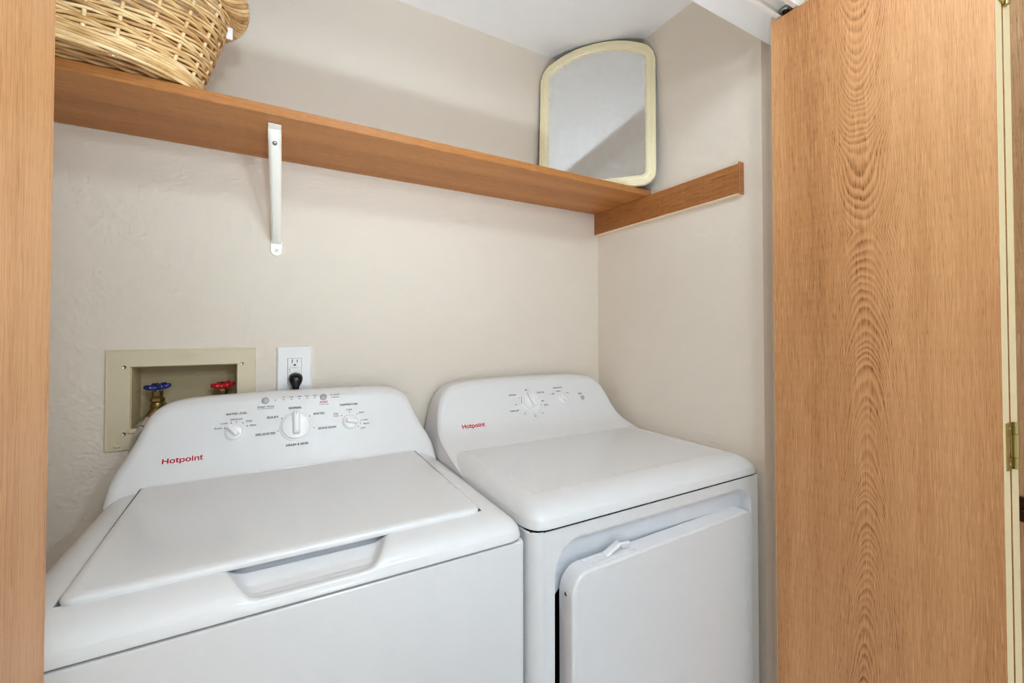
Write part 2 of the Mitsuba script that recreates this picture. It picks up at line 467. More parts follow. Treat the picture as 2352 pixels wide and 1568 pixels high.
add('screw_slot', moved(bx(-.0032, .0032, -.0009, .0009, .0045, .0064), frame_of(so, e1, -ax, e3)), DARK, t)

# ------------------------------------------------------------------ mirror standing across the corner
dS = np.array([.262, -.283, 0]) / np.hypot(.262, .283)
nM = np.array([-.283, -.262, 0]) / np.hypot(.262, .283)
tau = math.radians(4.2)
upM = np.array([0, 0, math.cos(tau)]) - nM * math.sin(tau)
nT = np.cross(dS, upM)
if nT[1] > 0:
    nT = -nT
S0 = np.array([-.262, 0, 0]) + nM * .046 + np.array([0, 0, ST + .001])
MW, MS, MA = .392, .458, .065     # width, side height, arch rise


def mirror_outline(inset, n=40):
    w0, w1, z0 = inset, MW - inset, inset
    r = max(.045 - inset * .9, .004)
    zs, za = MS - inset * .55, MS + MA - inset
    cx = (w0 + w1) / 2 + .010
    pts = [(w0 + r + r * math.cos(a), z0 + r + r * math.sin(a)) for a in np.linspace(math.pi, 1.5 * math.pi, 8)]
    pts += [(w1 - r + r * math.cos(a), z0 + r + r * math.sin(a)) for a in np.linspace(1.5 * math.pi, 2 * math.pi, 8)]
    top_ = lambda s: za - (za - zs) * abs((s - cx) / (w1 - w0) * 2) ** 2.3
    rc = max(.034 - inset * .95, .003)
    sr = np.linspace(w1, w0, n)
    # upper corners rounded by blending side and arch
    for s in sr:
        e = min(s - w0, w1 - s)
        z = top_(s)
        if e < rc:
            z -= rc - math.sqrt(max(rc * rc - (rc - e) ** 2, 0))
        pts.append((s, z))
    return np.array(pts)


def resample(P, n):
    Q = np.vstack([P, P[:1]])
    L = np.r_[0, np.cumsum(np.linalg.norm(np.diff(Q, axis=0), axis=1))]
    s = np.linspace(0, L[-1], n, endpoint=False)
    return np.stack([np.interp(s, L, Q[:, k]) for k in range(Q.shape[1])], 1)


t = thing('framed_mirror', 'arched mirror in a cream frame standing across the corner on the shelf', 'mirror')
prof = [(0, 0), (0, .006), (.0015, .010), (.005, .0125), (.008, .0115), (.009, .0135), (.012, .0150), (.0145, .0140), (.0155, .0158), (.020, .0165), (.027, .0160), (.031, .0135), (.0335, .010), (.0345, .006)]
rings = []
NM = 360
# walk both outlines by angle so that the mouldings stay parallel
cM = np.array([MW / 2, .26])
ang = lambda P: np.unwrap(np.arctan2(P[:, 1] - cM[1], P[:, 0] - cM[0]))
for ins, h in prof:
    O = resample(mirror_outline(ins, 60), 4000)
    a = np.arctan2(O[:, 1] - cM[1], O[:, 0] - cM[0])
    o = np.argsort(a)
    th = np.linspace(-math.pi, math.pi, NM, endpoint=False)
    A = np.r_[a[o] - 2 * math.pi, a[o], a[o] + 2 * math.pi]
    rr = np.linalg.norm(O - cM, axis=1)[o]
    R = np.interp(th, A, np.r_[rr, rr, rr])
    P2 = cM + np.stack([np.cos(th), np.sin(th)], 1) * R[:, None]
    rings.append(S0 + P2[:, :1] * dS + P2[:, 1:] * upM + nT * h)
add('frame', grid(np.array(rings), False, True), CREAM, t, 28)
O = np.array([(p - S0) @ np.stack([dS, upM], 1) for p in rings[-1]])
gl = trimesh.creation.triangulate_polygon(Polygon(O), engine='earcut')
gv = S0 + gl[0][:, :1] * dS + gl[0][:, 1:] * upM + nT * .0065
add('glass', trimesh.Trimesh(gv, gl[1], process=False), MIRROR, t)
O = np.array([(p - S0) @ np.stack([dS, upM], 1) for p in rings[0]])
gl = trimesh.creation.triangulate_polygon(Polygon(O), engine='earcut')
add('backing', trimesh.Trimesh(S0 + gl[0][:, :1] * dS + gl[0][:, 1:] * upM + nT * .0005, gl[1], process=False), BLACKMETAL, t)

# ------------------------------------------------------------------ wicker basket
t = thing('wicker_basket', 'tan wicker laundry basket overhanging the left end of the shelf', 'basket')
BC = np.array([-1.50, -.205])


def oval(th, z):
    h = z - (ST + .004)
    a, b = .243 + .30 * h, .122 + .19 * h
    c, s = np.cos(th), np.sin(th)
    e = 2 / 2.25
    return np.stack([BC[0] + a * np.sign(c) * np.abs(c) ** e, BC[1] + b * np.sign(s) * np.abs(s) ** e], -1)


def by_length(z, n):
    th = np.linspace(0, 2 * np.pi, 2001)
    P = oval(th, z)
    L = np.r_[0, np.cumsum(np.linalg.norm(np.diff(P, axis=0), axis=1))]
    return np.interp(np.linspace(0, L[-1], n, endpoint=False), L, th)


def ovn(th, z):
    e = 1e-3
    d = oval(th + e, z) - oval(th - e, z)
    d /= np.linalg.norm(d, axis=-1, keepdims=True)
    return np.stack([d[..., 1], -d[..., 0]], -1)


NS = 30
ZB, ZR = ST + .010, 1.892
stake_th = by_length(1.78, NS)
nw = 36
zs = np.linspace(ZB, ZR, nw)
per = 12
for i, z in enumerate(zs):
    th = np.interp(np.arange(NS * per) / per, np.arange(NS + 1), np.r_[stake_th, 2 * np.pi])
    ph = np.arange(NS * per) / per
    par = (i // 2) % 2
    jz = np.interp(np.arange(NS * per), np.arange(0, NS * per + 1, 6), rng.normal(0, .0008, NS * per // 6 + 1))
    jr = np.interp(np.arange(NS * per), np.arange(0, NS * per + 1, 9), rng.normal(0, .0006, len(np.arange(0, NS * per + 1, 9))))
    off = .0036 * np.cos(np.pi * (ph + par)) + jr
    P = oval(th, z) + ovn(th, z) * off[:, None]
    pts = np.column_stack([P, z + jz + .0012 * np.sin(np.pi * (ph + par) + (i % 2) * np.pi)])
    rad = (.0030 + .0003 * rng.random()) * np.interp(np.arange(NS * per), np.arange(0, NS * per + 1, 30), rng.uniform(.86, 1.1, NS * per // 30 + 1))
    add('weaver', tube(pts, rad, 6, True), CANES[int(rng.choice([0, 1, 2, 3], p=[.4, .3, .15, .15]))], t, True)
for k, th0 in enumerate(stake_th):
    zz = np.linspace(ST + .004, ZR + .02, 8)
    P = np.array([oval(np.array([th0]), z)[0] for z in zz])
    add('stake', tube(np.column_stack([P, zz]), .0034, 8), CANES[2 if k % 3 else 0], t, True)
# border plaited along the foot, slanting round the base
thf = by_length(ST + .01, 300)
for k in range(9):
    a0 = k * 2 * np.pi / 9
    span = np.linspace(0, 1, 70)
    idx = (k * 300 / 9 + span * 92) % 300
    th = np.interp(idx, np.arange(301), np.r_[thf, 2 * np.pi])
    for sub in range(2):
        z = ST + .004 + .0065 * sub + .026 * (1 - span) ** 1.3
        off = .0105 - .003 * sub - .004 * (1 - span)
        P = np.array([oval(np.array([q]), zq)[0] + ovn(np.array([q]), zq)[0] * o for q, zq, o in zip(th, z, off)])
        rad = .0034 * np.minimum(1, .35 + np.minimum(span, 1 - span) * 14)
        add('foot_cane', tube(np.column_stack([P, z]), rad, 7), CANES[[0, 2, 1, 0, 2][(k + sub) % 5]], t, True)
for k in range(8):
    f = 1 - .11 * k
    th = np.linspace(0, 2 * np.pi, 160, endpoint=False)
    P = BC + (oval(th, ST + .004) - BC) * f
    z = ST + .0064 + .0016 * np.cos(th * 14 + k * np.pi)
    add('base_cane', tube(np.column_stack([P, z]), .0042, 6, True), CANES[3], t, True)
# rolled rim of twisted canes
nr, R0 = 13, .0215
thr = by_length(1.915, 720)
for k in range(nr):
    ph = np.linspace(0, 2 * np.pi, 720, endpoint=False)
    tw = ph * 11 + k * 2 * np.pi / nr
    zc = 1.912 + R0 * np.sin(tw) * 1.15
    ro = .004 + R0 * np.cos(tw)
    P = oval(thr, 1.912) + ovn(thr, 1.912) * ro[:, None]
    add('rim_cane', tube(np.column_stack([P, zc]), .0056, 6, True), CANES[int(rng.choice([0, 1, 3]))], t, True)
add('tag', rbox(-1.205, -1.193, -.205, -.199, 1.846, 1.872, .002, 4), LINER, t, 30, label='small white tag under the rim')

# ------------------------------------------------------------------ laundry outlet box with its two valves
t = thing('laundry_outlet_box', 'beige plastic washer outlet box set in the back wall', 'outlet box')
X0, X1, Z0, Z1 = -1.4391, -1.1475, .9487, 1.1775
fp = Polygon([(X0, Z0), (X1, Z0), (X1, Z1), (X0, Z1)], [[(hole[0], hole[2]), (hole[1], hole[2]), (hole[1], hole[3]), (hole[0], hole[3])]])
plate = extr_xz(fp, -.0045, -.0004)
add('faceplate', cat_(plate, bx(X0 + .001, X1 - .001, -.006, -.0045, Z1 - .0025, Z1 - .001), bx(X0 + .001, X0 + .0025, -.006, -.0045, Z0 + .001, Z1 - .001), bx(X1 - .0025, X1 - .001, -.006, -.0045, Z0 + .001, Z1 - .001)), BISCUIT, t)
h = hole
add('well', cat_(bx(h[0], h[0] + .002, 0, .084, h[2], h[3]), bx(h[1] - .002, h[1], 0, .084, h[2], h[3]), bx(h[0], h[1], 0, .084, h[3] - .002, h[3]),
                 bx(h[0], h[1], 0, .084, h[2], h[2] + .002), bx(h[0], h[1], .082, .084, h[2], h[3])), BISCUIT_D, t)
add('ledge', cbox(h[0] - .002, h[1] + .002, -.009, .001, h[2] - .006, h[2] + .003, .001), BISCUIT, t)
for x, z in ((-1.4065, 1.1373), (-1.1787, 1.1373), (-1.4055, .9855), (-1.1787, .9855)):
    M = frame_of((x, -.0045, z), (1, 0, 0), (0, 0, 1), (0, -1, 0))
    add('screw', moved(lathe([(0, .0008), (.0026, .0012), (.0034, .0016), (.0040, .001), (.0042, 0)], 20), M), STEEL, t, 30)
tm = meshkit.text_mesh('GUY GRAY', .0085, .0006)


def text_on(text, w, hgt, xc, zc, surf, m, parent, name='lettering', bold=False, off=.0004, slope=0.0):
    """Flat print of given width and height centred on (xc, zc) of the surface y = surf(z)."""
    g = meshkit.text_mesh(text, .01, .0003, bold)
    v = g.vertices.copy()
    lo, hi = v.min(0), v.max(0)
    cap = .0102
    u = (v[:, 0] - (lo[0] + hi[0]) / 2) * (w / (hi[0] - lo[0]))
    q = (v[:, 1] - cap / 2) * (hgt / cap)
    z = zc + q + slope * u
    y = np.array([surf(k) for k in z]) - off - v[:, 2]
    return add(name, trimesh.Trimesh(np.stack([xc + u, y, z], 1), g.faces, process=False), m, parent)


text_on('GUY GRAY', .050, .0075, -1.2934, 1.1600, lambda z: -.0045, BISCUIT, t, 'embossed_name', True, .0009)
add('embossed_line', bx(-1.309, -1.2665, -.0053, -.0044, 1.1508, 1.1518), BISCUIT, t)
# scratch by the lower corner
add('corner_clip', rbox(-1.4225, -1.4105, -.008, -.004, .9560, .9620, .0015, 4), BISCUIT, t, 30)


def valve(x, y, z, paint, label, short):
    t = thing('water_valve', label, 'valve')
    # handwheel: scalloped disc
    th = np.linspace(0, 2 * np.pi, 96, endpoint=False)
    rad = .0225 + .0042 * np.cos(6 * th)
    rows = []
    for f, hh in ((0, .0050), (.25, .0048), (.45, .0022), (.62, .0022), (.78, .0052), (.92, .0046), (1.0, .0012), (1.0, -.0022), (.9, -.0046), (.7, -.0046), (.5, -.002), (0, -.002)):
        k = rad * f if f > .6 else f * .0225
        wv = .0014 * np.cos(6 * th) * (f if f > .5 else 0)
        rows.append(np.stack([k * np.cos(th), k * np.sin(th), np.full_like(th, hh) + wv], 1))
    hw = grid(np.array(rows), False, True)
    M = trimesh.transformations.translation_matrix((x, y, z)) @ trimesh.transformations.rotation_matrix(math.radians(5), [1, 0, 0]) @ trimesh.transformations.rotation_matrix(math.radians(-4), [0, 1, 0])
    k = add('handwheel', moved(hw, M), paint, t, 40)
    add('screw', moved(lathe([(0, .0095), (.0028, .009), (.0036, .007), (.0036, .004)], 16), M), BLACKMETAL, k, 40)
    Z = trimesh.transformations.translation_matrix((x, y, z))
    add('stem', moved(lathe([(.0034, 0), (.0034, -.014), (0, -.014)], 16), Z), STEEL, t, 40)
    add('packing_nut', moved(lathe([(.0, -.0105), (.0105, -.0105), (.0112, -.0125), (.0105, -.022), (.0085, -.0235), (0, -.0235)], 6), Z), OLDBRASS, t)
    add('collar', moved(lathe([(0, -.023), (.010, -.023), (.0145, -.028), (.0150, -.034), (.011, -.037), (0, -.037)], 6), Z), OLDBRASS, t)
    add('body', moved(lathe([(0, -.036), (.0115, -.037), (.0135, -.044), (.0130, -.056), (.009, -.062), (0, -.063)], 24), Z), OLDBRASS, t, 40)
    c = np.array([x, y, z - .050])
    add('pipe', tube([c + (0, .0, 0), (x, .081, z - .050)], .010, 18), OLDBRASS, t, 40)
    d = np.array([-.016, -.030, -.030])
    add('spout', tube([c, c + d * .45, c + d * .85], [.0105, .010, .0095], 18), OLDBRASS, t, 40)
    add('coupling', tube([c + d * .8, c + d * 1.3], .0130, 10), STEEL, t)
    add('hose', tube([c + d * 1.2, c + d * 1.55 + (-.004, .004, -.01), c + d * 1.8 + (-.012, .028, -.045), c + d * 1.8 + (-.016, .038, -.14)], .0075, 14), HOSE, t, 40, label='pale hose running down behind the washer')


valve(-1.3525, .030, 1.0858, BLUE, 'brass valve with a blue handwheel inside the outlet box', False)
valve(-1.2216, .034, 1.0815, REDP, 'brass valve with a red handwheel inside the outlet box', True)

# ------------------------------------------------------------------ wall outlet with plug
t = thing('wall_outlet', 'white electrical outlet plate on the back wall above the washer', 'outlet')
ox, oz = -1.0590, 1.1785
add('cover_plate', poly_prism_round(rrect(ox - .042, ox + .042, oz - .133, oz, .003, 4), -.0003, -.0062, .004, 5), PLASTIC, t, 35)
add('receptacle', poly_prism_round(rrect(ox - .0165, ox + .0165, oz - .0985, oz - .0315, .0015, 3), -.004, -.0080, .001, 2), PLASTIC, t, 35)
add('receptacle_gap', bx(ox - .0172, ox + .0172, -.00635, -.006, oz - .0992, oz - .0308), INKG, t)
add('slot', bx(ox - .0070, ox - .0053, -.0083, -.0079, oz - .0435, oz - .0335), DARK, t)
add('slot', bx(ox + .0053, ox + .0070, -.0083, -.0079, oz - .0425, oz - .0345), DARK, t)
gp = [(ox + .0003 + .0027 * math.cos(a), oz - .0490 + .0027 * math.sin(a)) for a in np.linspace(0, math.pi, 9)] + [(ox - .0024, oz - .0510), (ox + .0030, oz - .0510)]
add('ground_hole', extr_xz(Polygon(gp), -.0083, -.0079), DARK, t)
add('test_button', cbox(ox - .0135, ox + .0135, -.0088, -.0078, oz - .0700, oz - .0570, .0005), PLASTIC, t)
add('button_seam', bx(ox - .0135, ox + .0135, -.00815, -.0079, oz - .0566, oz - .0560), INKG, t)
add('indicator', cbox(ox + .0085, ox + .0125, -.0093, -.0087, oz - .0665, oz - .0630, .0003), mat('green_lamp', pr(srgb(196, 236, 160), .3)), t, label='pale green indicator light')
add('mark', bx(ox - .0130, ox - .0100, -.0091, -.0087, oz - .0612, oz - .0598), INK, t)
add('mark', bx(ox - .0130, ox - .0105, -.0091, -.0087, oz - .0655, oz - .0640), INK, t)
add('screw', moved(lathe([(0, .0006), (.0032, .0006), (.0036, 0)], 20), frame_of((ox, -.0062, oz - .0165), (1, 0, 0), (0, 0, 1), (0, -1, 0))), PLASTIC, t, 30)
t = thing('power_plug', 'black plug with cord in the lower socket of the wall outlet', 'plug')
rows = []
for z, hw, d0 in ((1.1085, .003, .012), (1.1075, .009, .018), (1.1035, .0145, .026), (1.0960, .0168, .031), (1.0885, .0160, .0315), (1.0800, .0120, .030), (1.0730, .0092, .028), (1.0660, .0080, .0255), (1.0655, .0066, .025), (1.0630, .0066, .024), (1.0625, .0076, .024), (1.0600, .0074, .0235), (1.0595, .0062, .023), (1.055, .006, .022), (1.0545, .007, .022), (1.051, .0068, .0215), (1.05, .005, .021)):
    a = np.linspace(0, 2 * np.pi, 28, endpoint=False)
    cy = -.008 - d0 * .5
    ca, sa = np.cos(a), np.sin(a)
    rows.append(np.stack([ox + .0020 + hw * np.sign(ca) * np.abs(ca) ** .8, cy + d0 * .5 * np.sign(sa) * np.abs(sa) ** .8, np.full_like(a, z)], 1))
add('body', grid(np.array(rows), False, True), RUBBER, t, 45)
add('cord', tube([(ox + .002, -.019, 1.052), (ox + .002, -.0185, 1.03), (ox + .001, -.014, .98), (ox, -.012, .7), (ox, -.012, .4)], .0042, 12), RUBBER, t, 40)

# ------------------------------------------------------------------ appliances: shared builders


def spline(P, n):
    """Smooth curve through the points P (PCHIP over arc length)."""
    from scipy.interpolate import PchipInterpolator
    P = np.asarray(P, float)
    L = np.r_[0, np.cumsum(np.linalg.norm(np.diff(P, axis=0), axis=1))]
    s = np.linspace(0, L[-1], n)
    return np.stack([PchipInterpolator(L, P[:, k])(s) for k in range(P.shape[1])], 1)


def pchip(x, y):
    from scipy.interpolate import PchipInterpolator
    f = PchipInterpolator(x, y, extrapolate=True)
    return lambda z: float(f(z)) if np.isscalar(z) else f(z)


def console(xc, half, yf, y_back, r, nrow=90, ncol=60):
    """Control console: front outline mirrored about xc, front face y = yf(z), front edges rounded by r; open underneath."""
    Hc = spline(half, nrow)                      # from the base up to the crown (half width, z)
    d = np.gradient(Hc, axis=0)
    d /= np.linalg.norm(d, axis=1, keepdims=True)
    nrm = np.stack([d[:, 1], -d[:, 0]], 1)       # outward on the right side
    nrm[-1] = (0, 1)
    nrm[0] = (1, 0)

    def loop(P, y):
        R = np.stack([xc + P[:, 0], y, P[:, 1]], 1)
        Lf = R[::-1][1:] * [-1, 1, 1] + [2 * xc, 0, 0]
        return np.vstack([R, Lf])
    rings = [loop(Hc, np.full(nrow, y_back))]
    for f in (.35, .7):
        rings.append(loop(Hc, y_back + (yf(Hc[:, 1]) + r - y_back) * f))
    ns = 12
    for k in range(ns + 1):
        th = math.pi / 2 * k / ns
        Q = Hc - nrm * r * (1 - math.cos(th))
        Q[:, 0] = np.maximum(Q[:, 0], 0)
        rings.append(loop(Q, yf(Q[:, 1]) + r * (1 - math.sin(th))))
    u = np.sin(np.linspace(-1, 1, ncol) * math.pi / 2)
    rows = np.stack([np.stack([xc + q[0] * u, np.full(ncol, yf(q[1])), np.full(ncol, q[1])], 1) for q in Q[:-1]])
    m = cat_(grid(np.array(rings)), grid(rows))
    m.merge_vertices(digits_vertex=7)
    m.update_faces(m.nondegenerate_faces())
    return m


def pillow(x0, x1, y0, y1, rx, ry, zfun, ns=18, nc=14, x_rear=None):
    """Top that falls off on the left, right and front: rings of the inner rectangle grown by rx at the sides and ry in front; z = zfun(s, x, y)."""
    rings = []
    for s in np.linspace(0, 1, ns):
        pts = [(x1 + rx * s, y) for y in np.linspace(y1, y0, 24)]
        pts += [(x1 + rx * s * max(math.cos(a), 0) ** .62, y0 - ry * s * math.sin(a) ** .62) for a in np.linspace(0, math.pi / 2, nc)[1:]]
        pts += [(x, y0 - ry * s) for x in np.linspace(x1, x0, 121)[1:-1]]
        pts += [(x0 - rx * s * max(math.cos(a), 0) ** .62, y0 - ry * s * math.sin(a) ** .62) for a in np.linspace(math.pi / 2, 0, nc)]
        pts += [(x0 - rx * s, y) for y in np.linspace(y0, y1, 24)[1:]]
        P = np.array(pts)
        z = np.array([zfun(s, x, y) for x, y in P])
        rings.append(np.column_stack([P, z]))
    return np.array(rings)


def knob(name, parent, x, z, yf, R, angle, m=PLASTIC, big=True, mark=True):
    e = 1e-3
    dy = (yf(z + e) - yf(z - e)) / (2 * e)
    e2 = np.array([0, dy, 1.0]) / math.hypot(dy, 1)
    e3 = np.array([0, -e2[2], e2[1]])
    M = frame_of((x, yf(z), z), (1, 0, 0), e2, e3)
    hgt = .0085 if big else .007
    prof_ = [(R * 1.0, -.002), (R * 1.0, .0012), (R * .985, .0024), (R * .94, .003), (R * .90, .0032), (R * .885, .005), (R * .85, hgt - .001), (R * .74, hgt), (R * .4, hgt + .0008), (0, hgt + .001)]
    k = add(name, moved(lathe(prof_, 64), M), m, parent, 40)
    w = R * (.235 if big else .30)
    lo, hi = -R * .62, R * .93
    g = rbox(-w, w, lo, hi, hgt - .003, hgt + (.012 if big else .010), w * .55, 8)
    v = g.vertices.copy()
    tp = np.clip((v[:, 2] - hgt) / .012, 0, 1)
    v[:, 0] *= 1 - .12 * tp
    v[:, 1] = np.where(v[:, 1] < (lo + hi) / 2, v[:, 1] + .35 * R * tp ** 1.5 * .5, v[:, 1])
    g = trimesh.Trimesh(v, g.faces, process=False)
    add('grip', moved(moved(g, rotz(angle)), M), m, k, 40)
    if mark:
        mk = bx(-.0005, .0005, hi - R * .24, hi - R * .10, hgt + (.0118 if big else .0098), hgt + (.0122 if big else .0102))
        add('pointer', moved(moved(mk, rotz(angle)), M), INK, k)
    return k


def dot(parent, x, z, yf, r=.0011, m=INK):
    a = np.linspace(0, 2 * np.pi, 12, endpoint=False)
    P = np.stack([x + r * np.cos(a), z + r * np.sin(a)], 1)
    y = yf(z) - .0006
    v = np.vstack([np.stack([P[:, 0], np.array([yf(q) for q in P[:, 1]]) - .0006, P[:, 1]], 1), [[x, y - .0001, z]], np.stack([P[:, 0], np.array([yf(q) for q in P[:, 1]]) + .0006, P[:, 1]], 1)])
    j = np.arange(12)
    f = np.vstack([np.stack([j, (j + 1) % 12, j * 0 + 12], 1), np.stack([j, j + 13, (j + 1) % 12], 1), np.stack([(j + 1) % 12, j + 13, (j + 1) % 12 + 13], 1)])
    add('dial_mark', trimesh.Trimesh(v, f, process=False), m, parent)


# ------------------------------------------------------------------ washer
t = W_ = thing('washing_machine', 'white top-loading washer with a closed lid on the left', 'washer')
wx0, wx1, wyf, wz = -1.407, -.721, -.6395, .853
cab = [(wx0, -.03), (wx0, wyf + .010), (wx0 + .010, wyf), (wx1 - .010, wyf), (wx1, wyf + .010), (wx1, -.03)]
n = 6
pts = [(wx0, -.03)] + [(wx0 + .012 - .012 * math.cos(a), wyf + .012 - .012 * math.sin(a)) for a in np.linspace(0, math.pi / 2, n)] + \
      [(wx1 - .012 + .012 * math.sin(a), wyf + .012 - .012 * math.cos(a)) for a in np.linspace(0, math.pi / 2, n)] + [(wx1, -.03)]
body = grid(np.array([[(x, y, z) for x, y in pts] for z in (.02, .3, .6, wz - .008)] + [[(x + (0.002 if x < -1.06 else -.002), y + .0012 if y < -.05 else y, wz - .0045) for x, y in pts]] + [[(x + (0.006 if x < -1.06 else -.006), y + .006 if y < -.05 else y, wz - .0035) for x, y in pts]]))
add('cabinet', body, ENAMEL_S, t, 30)
add('cabinet_back', cat_(bx(wx0, wx1, -.032, -.03, .02, wz - .004), bx(wx0 + .004, wx1 - .004, wyf + .006, -.03, .80, .806), bx(wx0 + .01, wx1 - .01, wyf + .014, -.04, .83, .8505)), DARK, t)
for x in (wx0 + .04, wx1 - .04):
    for y in (wyf + .05, -.08):
        add('foot', moved(lathe([(0, 0), (.02, 0), (.02, .012), (.008, .014), (.008, .03), (0, .03)], 20), trimesh.transformations.translation_matrix((x, y, 0))), RUBBER, t, 30)
# moulded top with the finger scoop
fx0, fx1, fy0, fy1 = -1.3560, -.7640, -.577, -.030
ZT = .8905
SCX, SCW = -1.0600, .106


def wtop(s, x, y):
    base = ZT - (ZT - .8570) * (1 - math.sqrt(max(0, 1 - s ** 2.1))) if s < 1 else .8570
    if y < -.45:
        u = abs(x - SCX) / (SCW * (1.02 - .30 * s))
        kx = 1 / (1 + math.exp((u - 1) * 22))
        base -= kx * float(np.interp(s, [0, .12, .35, .55, .72, .86, .95, 1], [.0130, .0165, .0205, .0205, .0160, .0075, .0015, 0]))
    return base


def ring_top(x0, x1, y0, y1, rx, ry, fn, skirt_z, ns=30):
    Rg = pillow(x0, x1, y0, y1, rx, ry, fn, ns, 14)
    extra = [Rg[-1] * [1, 1, 0] + [0, 0, skirt_z + .001], Rg[-1] * [1, 1, 0] + [0, 0, skirt_z]]
    mid = Rg[-1].copy()
    c = np.array([(x0 + x1) / 2, (y0 + y1) / 2 + .1, 0])
    under = (mid - c) * [.985, .985, 0] + c * [1, 1, 0] + [0, 0, skirt_z]
    return Rg, np.vstack([Rg, np.array(extra), under[None]])


Rg, full = ring_top(fx0, fx1, fy0, fy1, .0465, .0645, wtop, wz + .0005)
for q, sv in enumerate(np.linspace(0, 1, 30)):
    hwid = np.interp(full[q, :, 1], [-.5865, -.150], [.2800, .2885]) + .0022
    full[q, :, 0] = SCX + (full[q, :, 0] - SCX) * (hwid * (1 - sv) + .3425 * sv) / (.2960 * (1 - sv) + .3425 * sv)
Rg = full[:30]
add('top_frame', grid(full), ENAMEL, t, 40)
# basin wall below the inner edge, with the pale liner seen in the finger slot
inner = Rg[0].copy()
low = inner * [1, 1, 0] + [0, 0, .822]
add('tub_rim', grid(np.array([inner, low])), PALE, t)
add('slot_wall', cat_(bx(SCX - .12, SCX + .12, fy0 + .010, fy0 + .012, .83, .8855), bx(fx0, fx1, fy0, fy1, .820, .822)), PALE, t)
# lid
lb, lf, lw0, lw1 = -.150, -.5835, .2885, .2800
LZ0, LZ1 = .8925, .9000


def lid_outline(ins):
    r = .020
    pts = []
    y0, y1 = lf + ins, lb - ins
    for sx in (1,):
        pts += [(SCX + lw0 - ins, y1)]
        for a in np.linspace(0, math.pi / 2, 10):
            pts.append((SCX + lw1 - ins - r + r * math.cos(a), y0 + r - r * math.sin(a)))
        pts += [(x, y0) for x in np.linspace(SCX + lw1 - ins - r, SCX - lw1 + ins + r, 14)[1:-1]]
        for a in np.linspace(math.pi / 2, 0, 10):
            pts.append((SCX - lw1 + ins + r - r * math.cos(a), y0 + r - r * math.sin(a)))
        pts += [(SCX - lw0 + ins, y1)]
    return np.array(pts)


rings = []
for ins, z in ((.006, LZ0 - .004), (.0012, LZ0 - .004), (0, LZ0 - .0025), (0, LZ1 - .0062), (.0006, LZ1 - .0044), (.0022, LZ1 - .0026), (.0046, LZ1 - .0012), (.0078, LZ1 - .0004), (.0115, LZ1)):
    P = lid_outline(ins)
    rings.append(np.column_stack([P, np.full(len(P), z)]))
capP = Polygon(lid_outline(.0115))
cv, cf = trimesh.creation.triangulate_polygon(capP, engine='earcut')
lid = cat_(grid(np.array(rings), False, True), trimesh.Trimesh(np.column_stack([cv, np.full(len(cv), LZ1)]), cf, process=False))
k = add('lid', lid, ENAMEL, t, 40)
add('hinge_slit', bx(SCX - .2960, SCX - .2840, -.150, -.132, .8915, .8935), DARK, t)
add('hinge_slit', bx(SCX + .2840, SCX + .2960, -.150, -.132, .8915, .8935), DARK, t)
# console
wyfun = pchip([.86, .893, .915, .955, 1.000, 1.050, 1.068, 1.09], [-.190, -.156, -.140, -.1185, -.0970, -.0735, -.0630, -.050])
whalf = [(.3425, .872), (.3415, .900), (.333, .928), (.319, .955), (.306, .985), (.296, 1.012), (.286, 1.033), (.269, 1.049), (.243, 1.0595), (.205, 1.0645), (.14, 1.0665), (0, 1.0680)]
con = add('console', console(SCX, whalf, wyfun, -.036, .018), ENAMEL_C, t, 45)
add('console_lip', tube([(SCX - .275, -.1530, .8985), (SCX, -.1536, .8985), (SCX + .275, -.1530, .8985)], .0022, 8), ENAMEL, t, 40)
mk_knob = knob('dial', t, -1.0590, .9850, wyfun, .0365, 0)
knob('knob', t, -1.1880, .9850, wyfun, .0195, 40, big=False, mark=False)
knob('knob', t, -.9325, .9835, wyfun, .0200, -102, big=False, mark=False)


def button(parent, x, z, yf, R=.0085):
    e = 1e-3
    dy = (yf(z + e) - yf(z - e)) / (2 * e)
    e2 = np.array([0, dy, 1.0]) / math.hypot(dy, 1)
    M = frame_of((x, yf(z), z), (1, 0, 0), e2, (0, -e2[2], e2[1]))
    add('button', moved(lathe([(R, -.001), (R, .0008), (R * .96, .0018), (R * .8, .0028), (R * .5, .0037), (R * .2, .0041), (0, .0042)], 32), M), BUTTON, parent, 40, label='round grey button')


